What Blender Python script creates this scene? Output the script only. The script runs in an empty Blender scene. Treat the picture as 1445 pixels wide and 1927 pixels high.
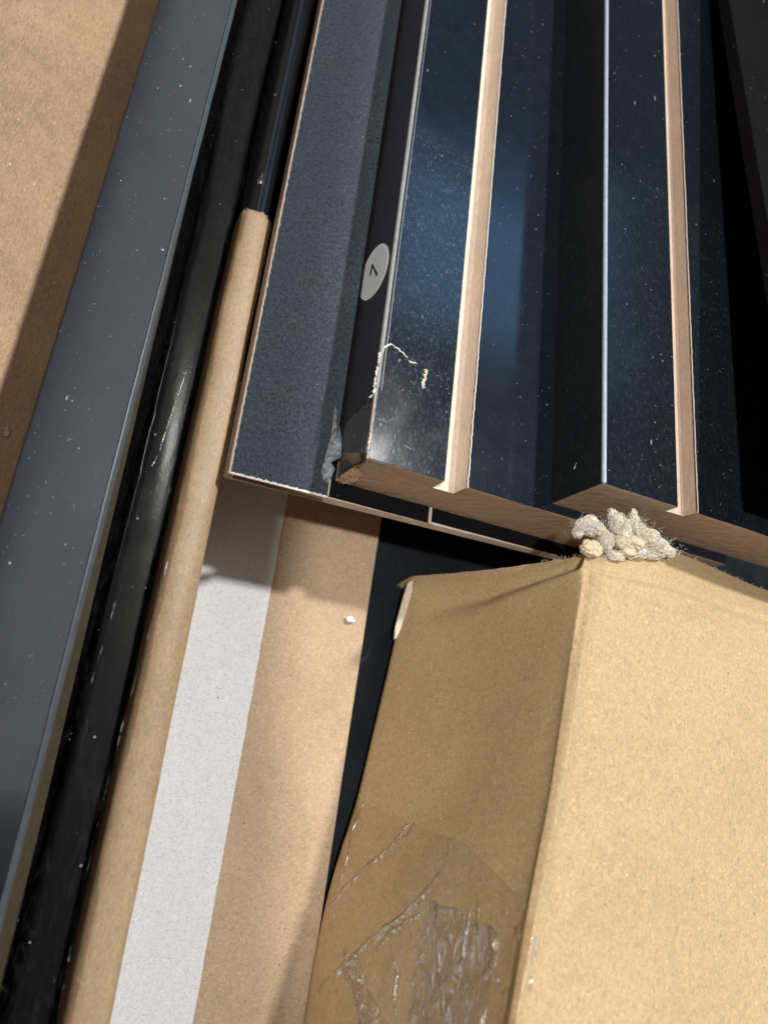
import bpy, bmesh, math, random
import numpy as np
from mathutils import Vector, Matrix, noise
random.seed(7)
S = 0.001                                   # all builders work in millimetres
sc = bpy.context.scene
COL = sc.collection

# ---------------------------------------------------------------- camera
CAM = np.array([-42.75, -48.02, 120.39])
M = np.array([[0.89038, 0.11152, 0.44134], [-0.237, 0.94133, 0.24026], [0.38865, 0.31852, -0.86458]])
FPX, PW, PH = 1295.4, 1445.0, 1927.0
cd = bpy.data.cameras.new('camera'); cam = bpy.data.objects.new('camera', cd); COL.objects.link(cam)
cd.sensor_fit = 'VERTICAL'; cd.sensor_height = 24.0; cd.lens = 24.0 * FPX / PH
cd.clip_start = 0.005; cd.clip_end = 20.0
cam.matrix_world = Matrix(((M[0][0], M[1][0], -M[2][0], CAM[0]*S), (M[0][1], M[1][1], -M[2][1], CAM[1]*S),
                           (M[0][2], M[1][2], -M[2][2], CAM[2]*S), (0, 0, 0, 1)))
cd.dof.use_dof = True; cd.dof.focus_distance = 0.137; cd.dof.aperture_fstop = 10.5
sc.camera = cam

def P(px, py, z):
    """where the line of sight of a photograph pixel meets the level z (mm)"""
    r = M.T @ np.array([(px-PW/2)/FPX, -(py-PH/2)/FPX, 1.0])
    t = (z-CAM[2]) / r[2]
    p = CAM + t*r
    return (float(p[0]), float(p[1]), float(z))
def PX(px, py, ax, v):
    r = M.T @ np.array([(px-PW/2)/FPX, -(py-PH/2)/FPX, 1.0])
    t = (v-CAM[ax]) / r[ax]
    p = CAM + t*r
    return (float(p[0]), float(p[1]), float(p[2]))

# ---------------------------------------------------------------- light
w = bpy.data.worlds.new('World'); sc.world = w; w.use_nodes = True
bg = w.node_tree.nodes['Background']; bg.inputs[0].default_value = (0.55, 0.68, 0.9, 1); bg.inputs[1].default_value = 0.055
def lamp(name, sx, sy, dist, size, watts, col, size_y=None, aim=(0.02, 0.0, 0.0)):
    l = bpy.data.lights.new(name, 'AREA'); o = bpy.data.objects.new(name, l); COL.objects.link(o)
    d = Vector((sx, sy, 1)).normalized()
    o.location = Vector(aim) + d*dist
    o.rotation_euler = d.to_track_quat('Z', 'Y').to_euler()
    l.energy = watts; l.color = col
    if size_y: l.shape = 'RECTANGLE'; l.size = size; l.size_y = size_y
    else: l.shape = 'DISK'; l.size = size
    return o
lamp('key_lamp', -0.40, -0.15, 1.3, 0.05, 13.0, (1.0, 0.97, 0.93))
lamp('far_lamp', 0.30, 0.40, 1.3, 0.06, 15.5, (1.0, 0.98, 0.96))
def overhead_panel(name, x, y, sx, sy, radiance, col):  # unseen soft panels added overhead to be mirrored in the glossy faces
    l = bpy.data.lights.new(name, 'AREA'); o = bpy.data.objects.new(name, l); COL.objects.link(o)
    o.location = (x, y, 1.0); l.shape = 'RECTANGLE'; l.size = sx; l.size_y = sy; l.energy = math.pi*radiance*sx*sy; l.color = col
overhead_panel('cool_reflection_panel', -0.02, 0.67, 0.22, 1.70, 0.85, (0.80, 0.90, 1.0))  # added for the cool sheen on the upright panel
overhead_panel('blue_reflection_panel', 0.66, 1.02, 0.66, 0.56, 0.60, (0.24, 0.55, 1.0))  # added, with the next one, for a blue reflection in the panel tops
overhead_panel('blue_reflection_panel', 0.62, 1.00, 0.40, 0.36, 1.2, (0.26, 0.56, 1.0))
COL.objects[-1].location.z = 1.02
sc.view_settings.view_transform = 'Standard'; sc.view_settings.look = 'None'
sc.view_settings.exposure = 0.0; sc.view_settings.gamma = 1.0

# ---------------------------------------------------------------- materials
class NT:
    def __init__(s, name):
        s.m = bpy.data.materials.new(name); s.m.use_nodes = True
        s.t = s.m.node_tree; s.n = s.t.nodes; s.b = s.n['Principled BSDF']; s.out = s.n['Material Output']
        tc = s.n.new('ShaderNodeTexCoord'); vm = s.n.new('ShaderNodeVectorMath'); vm.operation = 'SCALE'
        vm.inputs['Scale'].default_value = 1000.0; s.l(tc.outputs['Object'], vm.inputs[0]); s.co = vm.outputs[0]
    def l(s, a, b): s.t.links.new(a, b)
    def stretch(s, v):
        q = s.n.new('ShaderNodeVectorMath'); q.operation = 'MULTIPLY'; q.inputs[1].default_value = v
        s.l(s.co, q.inputs[0]); return q.outputs[0]
    def noise(s, scale, detail=3, rough=.55, dist=0, co=None):
        q = s.n.new('ShaderNodeTexNoise'); q.inputs['Scale'].default_value = scale; q.inputs['Detail'].default_value = detail
        q.inputs['Roughness'].default_value = rough; q.inputs['Distortion'].default_value = dist
        s.l(co or s.co, q.inputs['Vector']); return q.outputs['Fac']
    def ramp(s, f, stops):
        q = s.n.new('ShaderNodeValToRGB'); e = q.color_ramp.elements
        while len(e) < len(stops): e.new(0.5)
        for i, (p, c) in enumerate(stops):
            e[i].position = p; e[i].color = (c, c, c, 1) if not isinstance(c, tuple) else (*c, 1)
        s.l(f, q.inputs[0]); return q.outputs[0]
    def mix(s, f, a, b, mode='MIX'):
        q = s.n.new('ShaderNodeMix'); q.data_type = 'RGBA'; q.blend_type = mode
        for v, k in ((f, 0), (a, 6), (b, 7)):
            if isinstance(v, (int, float)): q.inputs[k].default_value = v if k == 0 else (v, v, v, 1)
            elif isinstance(v, tuple): q.inputs[k].default_value = (*v, 1)
            else: s.l(v, q.inputs[k])
        return q.outputs[2]
    def math(s, op, a, b=0.0, c=0.0):
        q = s.n.new('ShaderNodeMath'); q.operation = op
        for i, v in enumerate((a, b, c)):
            if isinstance(v, (int, float)): q.inputs[i].default_value = v
            else: s.l(v, q.inputs[i])
        return q.outputs[0]
    def specks(s, cell, rad, share, co=None):
        """sparse round specks: rad as a share of the cell"""
        v = s.n.new('ShaderNodeTexVoronoi'); v.inputs['Scale'].default_value = 1.0/cell; s.l(co or s.co, v.inputs['Vector'])
        sep = s.n.new('ShaderNodeSeparateColor'); s.l(v.outputs['Color'], sep.inputs[0])
        keep = s.math('LESS_THAN', sep.outputs[0], share)
        r = s.math('MULTIPLY', sep.outputs[1], rad)
        k = s.math('LESS_THAN', v.outputs['Distance'], r)
        return s.math('MULTIPLY', s.math('MULTIPLY', k, keep), sep.outputs[2])
    def bump(s, h, dist, strength=1.0):
        q = s.n.new('ShaderNodeBump'); q.inputs['Distance'].default_value = dist*S; q.inputs['Strength'].default_value = strength
        s.l(h, q.inputs['Height']); s.l(q.outputs[0], s.b.inputs['Normal'])
    def set(s, **k):
        for a, v in k.items():
            i = s.b.inputs[a.replace('_', ' ')]
            if isinstance(v, (int, float)): i.default_value = v
            elif isinstance(v, tuple): i.default_value = (*v, 1)
            else: s.l(v, i)
        return s.m

def cardboard(name, base, dark=.78, light=1.18, fib=(1, 1, 1), rough=.78, spec=.25):
    t = NT(name)
    big = t.noise(.045, 4, .6)
    mid = t.noise(.35, 4, .6, .6)
    fn = t.noise(2.2, 5, .7, 1.4, t.stretch(fib))
    c = t.mix(t.ramp(big, [(.3, 0.0), (.7, 1.0)]), tuple(x*dark*1.06 for x in base), tuple(x*light*.95 for x in base))
    c = t.mix(t.ramp(mid, [(.35, 0.0), (.65, .45)]), c, tuple(x*light for x in base))
    c = t.mix(t.ramp(fn, [(.34, .8), (.5, 0.0)]), c, tuple(x*.62 for x in base))
    c = t.mix(t.ramp(fn, [(.53, 0.0), (.68, .8)]), c, tuple(min(.9, x*1.5) for x in base))
    c = t.mix(t.specks(1.7, .13, .22), c, tuple(x*.3 for x in base))
    c = t.mix(t.specks(1.3, .16, .25, t.stretch((1, .55, 1))), c, tuple(min(.9, x*2.0) for x in base))
    h = t.mix(.5, fn, mid)
    t.bump(h, .10, .7)
    return t.set(Base_Color=c, Roughness=rough, Specular_IOR_Level=spec)
KRAFT = cardboard('kraft_cardboard', (.46, .335, .225))
KRAFT_LEFT = cardboard('kraft_pad_paper', (.54, .375, .24), .62, 1.18, (1.4, .35, 1))
KRAFT_CARTON = cardboard('carton_kraft', (.495, .363, .200), .86, 1.12, (1, .6, 1))
KRAFT_EDGE = cardboard('folded_kraft', (.52, .365, .215), .8, 1.15, (1.6, .5, 1), .5, .5)
PAPER = cardboard('grey_white_paper', (.74, .75, .76), .92, 1.06)

def mdf(name, base, st):
    t = NT(name)
    f1 = t.noise(1.1, 6, .72, 1.2, t.stretch(st)); f2 = t.noise(4.0, 3, .7, .5, t.stretch(st)); big = t.noise(.12, 3)
    c = t.mix(t.ramp(f1, [(.3, 0.0), (.7, 1.0)]), tuple(x*.78 for x in base), tuple(x*1.16 for x in base))
    c = t.mix(t.ramp(f2, [(.6, 0.0), (.8, .7)]), c, tuple(min(.9, x*1.7) for x in base))
    c = t.mix(t.ramp(f2, [(.2, .6), (.4, 0.0)]), c, tuple(x*.4 for x in base))
    c = t.mix(t.ramp(big, [(.35, .25), (.65, 0.0)]), c, tuple(x*.7 for x in base))
    t.bump(t.mix(.5, f1, f2), .08, .8)
    return t.set(Base_Color=c, Roughness=.85, Specular_IOR_Level=.2)
MDF_END = mdf('mdf_sawn_end', (.54, .395, .29), (2.4, 2.6, 2.4))
MDF_GROOVE = mdf('mdf_milled_groove', (.74, .62, .51), (1, .35, 1))
MDF_GROOVE2 = mdf('mdf_milled_groove_tan', (.55, .43, .34), (1, .35, 1))
MDF_PALE = mdf('mdf_pale_edge', (.62, .50, .41), (.6, .6, 1))
FLUFF = mdf('torn_mdf_fluff', (.66, .46, .30), (1, 1, 1))

def laminate(name, base=(.010, .012, .017), rough=.3, dust=1.0, grain=1.0, scuff=None, spec=.5, lift=1.0, bmp=.3):
    t = NT(name)
    g = t.noise(3.0, 3, .6, 0, t.stretch((1.6, .06, 1.6)))
    sm = t.noise(.05, 3, .6, .8)
    c = t.mix(t.ramp(g, [(.35, 0.0), (.7, .6*grain)]), base, tuple(x*2.1+.004*lift for x in base))
    haze = t.ramp(t.noise(.16, 5, .7, 1.2), [(.5, 0.0), (.8, .5)])
    c = t.mix(haze, c, tuple(x*1.7+.008*lift for x in base))
    r = t.ramp(sm, [(.3, rough*.8), (.7, rough*1.35)])
    if scuff:                                # worn zone near the cut end: fine scratches across the gloss
        sep = t.n.new('ShaderNodeSeparateXYZ'); t.l(t.co, sep.inputs[0])
        zone = t.ramp(t.math('MULTIPLY', t.math('ADD', sep.outputs[1], 2.0), .04), [(.0, 1.0), (.78, .8), (.92, 0.0)])
        fl = t.ramp(t.noise(.55, 6, .75, 2.0), [(.50, 0.0), (.74, 1.0)])
        fl2 = t.ramp(t.noise(5.0, 3, .7, .4, t.stretch((1.2, .12, 1))), [(.48, 0.0), (.72, 1.0)])
        f = t.math('MULTIPLY', t.math('MULTIPLY', zone, t.math('ADD', t.math('MULTIPLY', fl, .85), .07)), fl2)
        c = t.mix(t.math('MULTIPLY', f, scuff), c, (.30, .36, .41))
        r = t.mix(t.math('MULTIPLY', f, .3), r, .5)
    c = t.mix(t.specks(2.4, .10, .30*dust), c, (.62, .66, .68))
    c = t.mix(t.specks(.9, .09, .16*dust), c, (.30, .34, .38))
    c = t.mix(t.specks(1.6, .16, .10*dust, t.stretch((1.0, .35, 1.0))), c, (.5, .55, .58))
    t.bump(t.mix(.3, t.noise(.6, 3), g), .010, bmp)
    return t.set(Base_Color=c, Roughness=r, Specular_IOR_Level=spec)
LAM_TOP = laminate('black_laminate_top', (.007, .011, .018), .11, .7, .45, bmp=.06)
LAM_WORN = laminate('black_laminate_worn', (.007, .011, .018), .11, .7, .45, 1.0, bmp=.06)
LAM_TOP2 = laminate('black_laminate_second', (.005, .008, .012), .12, .8, .8, .35, bmp=.06)
LAM_SIDE = laminate('black_laminate_edge', (.021, .022, .026), .38, .9, .4, spec=.5)
LAM_GREY = laminate('dusty_grey_edge', (.016, .019, .026), .14, 1.4, .5, spec=1.1, bmp=.05)
LAM_DEEP = laminate('black_panel_deep', (.007, .010, .013), .40, .4, .5, spec=.3)
LAM_THIN = laminate('black_hardboard_face', (.0035, .0035, .004), .6, .8, .3, spec=.12, lift=.25)
GLOSS_BLACK = laminate('gloss_black_wrap', (.008, .009, .011), .20, .5, .3)
MATT_BLACK = laminate('dusty_black_board', (.007, .007, .0075), .45, 2.5, 1.0, spec=.12)

def plain(name, col, rough, spec=.5, nscale=1.5, var=.25, bumpd=.03):
    t = NT(name); f = t.noise(nscale, 4, .6, .5)
    c = t.mix(t.ramp(f, [(.3, 0.0), (.7, 1.0)]), tuple(x*(1-var) for x in col), tuple(x*(1+var) for x in col))
    t.bump(f, bumpd, .6)
    return t.set(Base_Color=c, Roughness=rough, Specular_IOR_Level=spec)
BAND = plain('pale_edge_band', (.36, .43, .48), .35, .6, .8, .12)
BAND_GREY = plain('grey_edge_band', (.30, .31, .31), .4, .5, .8, .15)
STICKER = plain('silver_white_sticker', (.74, .79, .82), .35, .4, .5, .05, .005)
INK = plain('black_ink', (.012, .012, .014), .5, .3, 1, .1, .001)
CORE_DARK = plain('torn_dark_layer', (.062, .068, .074), .7, .3, 1.6, .45, .12)
PEEL = plain('peeled_laminate_back', (.26, .29, .32), .15, 1.0, .9, .7, .12)
WHITE_BIT = plain('white_foam_bit', (.75, .77, .80), .7, .3, 2, .1)
GOLD_CHIP = plain('yellowish_chip', (.62, .57, .42), .7, .3, 4, .4, .1)
PULP = plain('torn_grey_pulp', (.74, .68, .57), .9, .15, 2.2, .22, .3)
PULP_TAN = plain('torn_tan_pulp', (.66, .54, .37), .9, .15, 1.5, .2, .2)
TORN = plain('torn_card_edge', (.62, .54, .43), .85, .2, 1.5, .2, .15)

PALE_CHIP = plain('pale_chipped_core', (.66, .60, .52), .7, .3, 3, .25, .1)
def felt():
    t = NT('rough_blue_grey_hardboard')
    a = t.noise(1.9, 6, .75, .7, t.stretch((1.0, .75, 1.0))); b = t.noise(3.0, 4, .7, 1.0); big = t.noise(.05, 3)
    f = t.mix(.35, a, b)
    c = t.mix(t.ramp(f, [(.40, 0.0), (.60, 1.0)]), (.006, .012, .023), (.088, .110, .138))
    c = t.mix(t.ramp(big, [(.35, 0.0), (.65, .4)]), c, (.035, .050, .080))
    c = t.mix(t.specks(1.5, .09, .20), c, (.6, .65, .65))
    t.bump(f, .42, 1.0)
    return t.set(Base_Color=c, Roughness=.55, Specular_IOR_Level=.35)
FELT = felt()

def film(name, tint, gloss, rough, milk=0.0, wr=.25):
    """clear plastic: mostly see-through, glossy with creases, a little milky dust"""
    t = NT(name)
    tr = t.n.new('ShaderNodeBsdfTransparent'); tr.inputs[0].default_value = (*tint, 1)
    gl = t.n.new('ShaderNodeBsdfGlossy'); gl.inputs['Roughness'].default_value = rough
    df = t.n.new('ShaderNodeBsdfDiffuse'); df.inputs[0].default_value = (.7, .72, .74, 1)
    n1 = t.noise(.28, 5, .65, 1.8, t.stretch((1, .25, 1))); n2 = t.noise(1.6, 3, .6, 1)
    bp = t.n.new('ShaderNodeBump'); bp.inputs['Distance'].default_value = wr*S; t.l(t.mix(.25, n1, n2), bp.inputs['Height'])
    t.l(bp.outputs[0], gl.inputs['Normal'])
    lw = t.n.new('ShaderNodeLayerWeight'); t.l(bp.outputs[0], lw.inputs['Normal'])
    fres = t.math('ADD', t.math('MULTIPLY', t.math('POWER', lw.outputs['Facing'], 4.0), .9), .045)
    m1 = t.n.new('ShaderNodeMixShader'); t.l(t.math('MINIMUM', t.math('MULTIPLY', fres, gloss), 1.0), m1.inputs[0]); t.l(tr.outputs[0], m1.inputs[1]); t.l(gl.outputs[0], m1.inputs[2])
    m2 = t.n.new('ShaderNodeMixShader')
    dust = t.math('ADD', t.math('MULTIPLY', t.specks(1.2, .10, .35), .8), t.math('MULTIPLY', t.ramp(t.noise(.5, 6, .75, 2.2, t.stretch((1, .3, 1))), [(.5, 0.0), (.8, 1.0)]), milk))
    t.l(t.math('MINIMUM', dust, 1.0), m2.inputs[0]); t.l(m1.outputs[0], m2.inputs[1]); t.l(df.outputs[0], m2.inputs[2])
    t.l(m2.outputs[0], t.out.inputs['Surface'])
    return t.m
FILM = film('clear_wrap_film', (.84, .83, .79), .13, .22, .03, .05)
TAPE = film('clear_brown_tape', (.985, .96, .925), 1.2, .14, .14, .10)
TAPE_MILKY = film('lifted_milky_tape', (.95, .95, .95), 1.4, .25, 1.1, .3)

# ---------------------------------------------------------------- builders
def mesh_obj(name, verts, faces, mat, parent=None, smooth=False):
    me = bpy.data.meshes.new(name)
    me.from_pydata([(x*S, y*S, z*S) for x, y, z in verts], [], faces)
    me.validate(); me.update()
    if smooth:
        for p in me.polygons: p.use_smooth = True
    o = bpy.data.objects.new(name, me); COL.objects.link(o); me.materials.append(mat)
    if parent: o.parent = parent
    return o
def thing(name, label, cat, loc=(0, 0, 0), rotz=0.0, group=None):
    o = bpy.data.objects.new(name, None); COL.objects.link(o)
    o.location = [c*S for c in loc]; o.rotation_euler = (0, 0, rotz); o.empty_display_size = .005
    return tag(o, label, cat, group)
def tag(o, label, cat, group=None):
    o['label'] = label; o['category'] = cat
    if group: o['group'] = group
    return o
def local(pts, loc): return [(x-loc[0], y-loc[1], z-loc[2]) for x, y, z in pts]
def box(a, b):
    (x0, y0, z0), (x1, y1, z1) = a, b
    v = [(x0,y0,z0),(x1,y0,z0),(x1,y1,z0),(x0,y1,z0),(x0,y0,z1),(x1,y0,z1),(x1,y1,z1),(x0,y1,z1)]
    f = [(0,3,2,1),(4,5,6,7),(0,1,5,4),(1,2,6,5),(2,3,7,6),(3,0,4,7)]
    return v, f
def extrude_y(profile, y0, y1, n=1, jit=None, caps=True):
    """closed xz profile (counter-clockwise seen from -y) swept along y; jit(i, y) -> (dx, dz) per profile point"""
    v, f = [], []; k = len(profile)
    for j in range(n+1):
        y = y0 + (y1-y0)*j/n
        for i, (x, z) in enumerate(profile):
            dx, dz = jit(i, y) if jit else (0, 0)
            v.append((x+dx, y, z+dz))
    for j in range(n):
        for i in range(k):
            a = j*k+i; b = j*k+(i+1) % k
            f.append((a, b, b+k, a+k))
    if caps:
        f.append(tuple(reversed(range(k)))); f.append(tuple(n*k+i for i in range(k)))
    return v, f
def jag(amp, freq, seed):
    return lambda y: amp*(noise.noise(Vector((y*freq, seed, 0.3))) + .5*noise.noise(Vector((y*freq*3.1, seed+5, 0.7))))
def slab_poly(pts, normal, th):
    """polygon outline with real thickness along normal"""
    n = len(pts); nx, ny, nz = normal
    v = list(pts) + [(x+nx*th, y+ny*th, z+nz*th) for x, y, z in pts]
    f = [tuple(range(n)), tuple(reversed(range(n, 2*n)))]
    f += [(i, i+n, (i+1) % n+n, (i+1) % n) for i in range(n)]
    return v, f
def recalc(o):
    bm = bmesh.new(); bm.from_mesh(o.data); bmesh.ops.recalc_face_normals(bm, faces=bm.faces); bm.to_mesh(o.data); bm.free(); return o
def tube(points, r, seg=5, taper=True):
    v, f = [], []; n = len(points)
    for i, p in enumerate(points):
        a = Vector(points[max(i-1, 0)]); b = Vector(points[min(i+1, n-1)]); d = (b-a).normalized() if (b-a).length > 1e-6 else Vector((0, 1, 0))
        u = d.orthogonal().normalized(); w_ = d.cross(u)
        rr = r*(1-.75*abs(2*i/(n-1)-1)**2) if taper else r
        for k in range(seg):
            an = 2*math.pi*k/seg; q = Vector(p)+u*math.cos(an)*rr+w_*math.sin(an)*rr
            v.append(tuple(q))
    for i in range(n-1):
        for k in range(seg):
            a = i*seg+k; b = i*seg+(k+1) % seg; f.append((a, b, b+seg, a+seg))
    f.append(tuple(reversed(range(seg)))); f.append(tuple((n-1)*seg+k for k in range(seg)))
    return v, f
class Acc:
    def __init__(s): s.v = []; s.f = []
    def add(s, vf):
        v, f = vf; o = len(s.v); s.v += v; s.f += [tuple(i+o for i in q) for q in f]; return s
    def build(s, name, mat, parent=None, smooth=False): return mesh_obj(name, s.v, s.f, mat, parent, smooth)

# ---------------------------------------------------------------- the box that holds everything
BASE = -30.0
bx = thing('shipping_box', 'open brown cardboard shipping box under and around the black panels', 'box', (0, 0, -44))
L = (0, 0, -44)
v, f = box((-94, -160, -44), (190, 330, -40)); mesh_obj('box_bottom', local(v, L), f, KRAFT, bx)
# left wall with its flap standing up outside the frame: it keeps the left lamp off the left half
wv = []
for y in (-160, -110, -58, 100, 330):
    zt = 230 + .45*max(0, -58-y)
    wv += [(-98, y, -44), (-94, y, -44), (-94, y, zt), (-98, y, zt)]
wf = []
for j in range(4):
    a = j*4
    wf += [(a+i, a+(i+1) % 4, a+4+(i+1) % 4, a+4+i) for i in range(4)]
wf += [(3, 2, 1, 0), (16, 17, 18, 19)]
recalc(mesh_obj('side_wall', local(wv, L), wf, KRAFT, bx))
v, f = box((-94, 330, -44), (190, 334, 60)); mesh_obj('end_wall', local(v, L), f, KRAFT, bx)

# lining sheet with the white paper strip
ln = thing('lining_sheet', 'tan cardboard sheet at the bottom left, white paper strip along one side', 'cardboard sheet', (0, 0, BASE-3))
L = (0, 0, BASE-3)
def rim(y): return 24.3 + .035*(y-4) * -1*0 + (-.032)*(4-y)
def sheet_prof(name, xa, xb, z0, z1, mat):
    n = 60; v, f = [], []
    for j in range(n+1):
        y = -150 + 180*j/n
        a = xa(y); b = xb(y); dz = .25*noise.noise(Vector((y*.03, xa(0)*.1, 1)))
        v += [(a, y, z0), (b, y, z0), (b, y, z1+dz), (a, y, z1+dz)]
    for j in range(n):
        for i in range(4): f.append((j*4+i, j*4+(i+1) % 4, j*4+4+(i+1) % 4, j*4+4+i))
    f += [(3, 2, 1, 0), tuple(n*4+i for i in range(4))]
    return recalc(mesh_obj(name, local(v, L), f, mat, ln))
je = jag(.16, .7, 3)
sheet_prof('kraft_sheet', lambda y: -32.0, rim, BASE-3, BASE, KRAFT)
sheet_prof('paper_strip', lambda y: -31.0, lambda y: -.6-.012*(5-y)+je(y), BASE+.32, BASE+.45, PAPER)

# black panel lying under the lining and carton
dp = thing('base_panel', 'black panel lowest of all, glimpsed between lining sheet and taped carton', 'panel', (80, 50, -40))
v, f = box((-60, -140, -39.5), (180, 320, -35)); 
mesh_obj('panel_body', local(v, (80, 50, -40)), f, LAM_DEEP, dp)

# ---------------------------------------------------------------- left pad
pad = thing('cardboard_pad', 'thick plain brown cardboard pad left of the grey upright panel', 'cardboard pad', (-74, 80, -35))
v, f = [], []; nx, ny = 26, 120
for j in range(ny+1):
    for i in range(nx+1):
        x = -93.5+39.4*i/nx; y = -120+400*j/ny
        z = -22 + .5*noise.noise(Vector((x*.06, y*.04, 2)))+.18*noise.noise(Vector((x*.3, y*.15, 7)))
        v.append((x, y, z))
for j in range(ny):
    for i in range(nx):
        a = j*(nx+1)+i; f.append((a, a+1, a+nx+2, a+nx+1))
a = Acc().add((v, f)); a.add(box((-93.5, -120, -34.5), (-54.1, 280, -23.2)))
o = mesh_obj('pad_body', local(a.v, (-74, 80, -35)), a.f, KRAFT_LEFT, pad, True)
bl = []
for i in range(14):
    an = i/14*2*math.pi; q = P(13+4.5*math.cos(an)*(1+.3*math.sin(3*an)), 812+11*math.sin(an)*(1+.2*math.cos(2*an)), -21.7); bl.append(q)
v, f = slab_poly(bl, (0, 0, 1), -.3)
recalc(mesh_obj('paper_scrap', local(v, (-74, 80, -35)), f, PULP, pad))

# ---------------------------------------------------------------- grey upright panel
gp = thing('upright_panel', 'grey dusty upright panel standing on edge, long pale band down the left', 'panel', (-46.5, 80, -35))
L = (-46.5, 80, -35)
prof = [(-53.9, -34), (-39.4, -34), (-39.4, 2.1), (-39.9, 2.75), (-40.3, 3.0), (-53.5, 3.0), (-53.9, 2.6)]
j1 = jag(.10, .12, 11)
v, f = extrude_y(prof, -150, 300, 150, lambda i, y: (j1(y)*.6, j1(y*.7+40)*.4))
gb = mesh_obj('panel_body', local(v, L), f, LAM_GREY, gp)
prof = [(-39.35, 1.7), (-39.2, 1.9), (-39.25, 2.7), (-39.9, 3.05), (-40.15, 3.10), (-40.15, 3.0), (-39.95, 2.8), (-39.4, 2.15)]
v, f = extrude_y(prof, -150, 300, 150, lambda i, y: (j1(y)*.6, j1(y*.7+40)*.4))
recalc(mesh_obj('edge_bevel', local(v, L), f, plain('cool_grey_bevel', (.085, .105, .12), .4, .35, .6, .12), gp))  # bevel coloured lighter in place of its reflection

# ---------------------------------------------------------------- dark wrapped boards between the grey panel and the folded cardboard
def round_top(x0, x1, zb, zt, r, n=7):
    p = [(x0, zb), (x1, zb)]
    for i in range(n+1):
        a = math.pi/2*i/n; p.append((x1-r+r*math.cos(a), zt-r+r*math.sin(a)))
    for i in range(n+1):
        a = math.pi/2+math.pi/2*i/n; p.append((x0+r+r*math.cos(a), zt-r+r*math.sin(a)))
    return p
wb = thing('wrapped_board', 'black board under crinkled clear film, in the slot beside the grey panel', 'board', (-32.5, 80, -35))
L = (-32.5, 80, -35)
j2 = jag(.35, .03, 21)
v, f = extrude_y(round_top(-35.2, -28.6, -34, -9.3, 1.3), -150, 300, 120, lambda i, y: (j2(y)+(.9 if i > 9 else 0)*max(0, min(1, (y-55)/40))*-2, 0))
mesh_obj('board_body', local(v, L), f, MATT_BLACK, wb, True)
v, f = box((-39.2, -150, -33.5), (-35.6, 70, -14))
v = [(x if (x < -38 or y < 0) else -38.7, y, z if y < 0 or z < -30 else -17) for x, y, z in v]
mesh_obj('slot_brown_strip', local(v, L), f, cardboard('dim_slot_brown', (.10, .074, .05)), wb)  # strip coloured dark brown, standing in for dim reflections in the slot
sb = thing('rounded_board', 'glossy black rounded board continuing past the end of the folded cardboard', 'board', (-24.6, 170, -35))
L = (-24.6, 170, -35)
v, f = extrude_y(round_top(-27.6, -21.2, -34, -4.2, 2.9), 52, 300, 80, lambda i, y: (0, j2(y)*.6))
mesh_obj('board_body', local(v, L), f, GLOSS_BLACK, sb, True)

def film_sheet():
    nx, ny = 34, 420; v, f = [], []
    for j in range(ny+1):
        y = -140+400*j/ny
        for i in range(nx+1):
            s = i/nx
            left, right = -39.0, -26.7 + (-1.2 if y > 57 else 0) + .5*noise.noise(Vector((y*.05, 9, 2)))
            x = left+(right-left)*s
            z = 0.2 - 7.6*math.sin(math.pi*min(1, s*1.05))**.8 * (1-.25*s) - 5.0*s
            z += .6*noise.noise(Vector((x*.22, y*.035, 4)))*math.sin(math.pi*s)
            cr = abs(noise.noise(Vector((x*.35+y*.02, y*.05, 8.5)))); z += .3*max(0, .14-cr)/.14*math.sin(math.pi*s)
            if s > .8 and y < 60: z += (s-.8)/.2*(-3.6-z)*1.0
            z = max(z, -7.1+.5*noise.noise(Vector((x*.2, y*.02, 1))))
            v.append((x, y, z))
    for j in range(ny):
        for i in range(nx):
            a = j*(nx+1)+i; f.append((a, a+1, a+nx+2, a+nx+1))
    return v, f
v, f = film_sheet()
fl = mesh_obj('plastic_film', v, f, FILM, None, True)
tag(fl, 'crinkled clear plastic film stretched over the dark slot beside the grey panel', 'plastic film')

def glint(px_pts, z, w_, name, seed, thr=-.05):
    pts = [Vector(P(x, y, z)) for x, y in px_pts]; fine = []
    for a_, b_ in zip(pts, pts[1:]):
        k = max(2, int((b_-a_).length/.35)); fine += [a_.lerp(b_, i/k) for i in range(k)]
    v, f = [], []
    for i, p in enumerate(fine):
        ww = w_*max(.05, (noise.noise(Vector((i*.09, seed, 1)))-thr)*2.2+.5*noise.noise(Vector((i*.5, seed, 3))))
        x = p.x+.25*noise.noise(Vector((i*.05, seed, 6))); zz = p.z+.3*noise.noise(Vector((i*.04, seed, 8)))
        v += [(x-ww, p.y, zz), (x, p.y, zz+ww*.9), (x+ww, p.y, zz)]
    for i in range(len(fine)-1): q = i*3; f += [(q, q+3, q+4, q+1), (q+1, q+4, q+5, q+2)]
    return mesh_obj(name, v, f, FILM_GLINT, fl, True)
FILM_GLINT = film('film_glint', (.93, .93, .91), 2.0, .2, 1.1, .1)  # milky white ribbons drawn as glints on the film
glint([(352, 940), (318, 1050), (290, 1160), (258, 1270), (225, 1390), (196, 1500), (165, 1640), (138, 1760), (112, 1900)], -4.0, .16, 'film_glint', 1)
glint([(350, 700), (335, 745), (318, 790), (300, 850), (284, 880)], -4.6, .22, 'film_glint', 2, -.3)
glint([(150, 1400), (162, 1380), (168, 1300), (210, 1160), (235, 1080)], -5.0, .12, 'film_glint', 3)
glint([(498, 300), (494, 330), (488, 350)], -3.5, .25, 'film_glint', 4, -.3)

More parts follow.
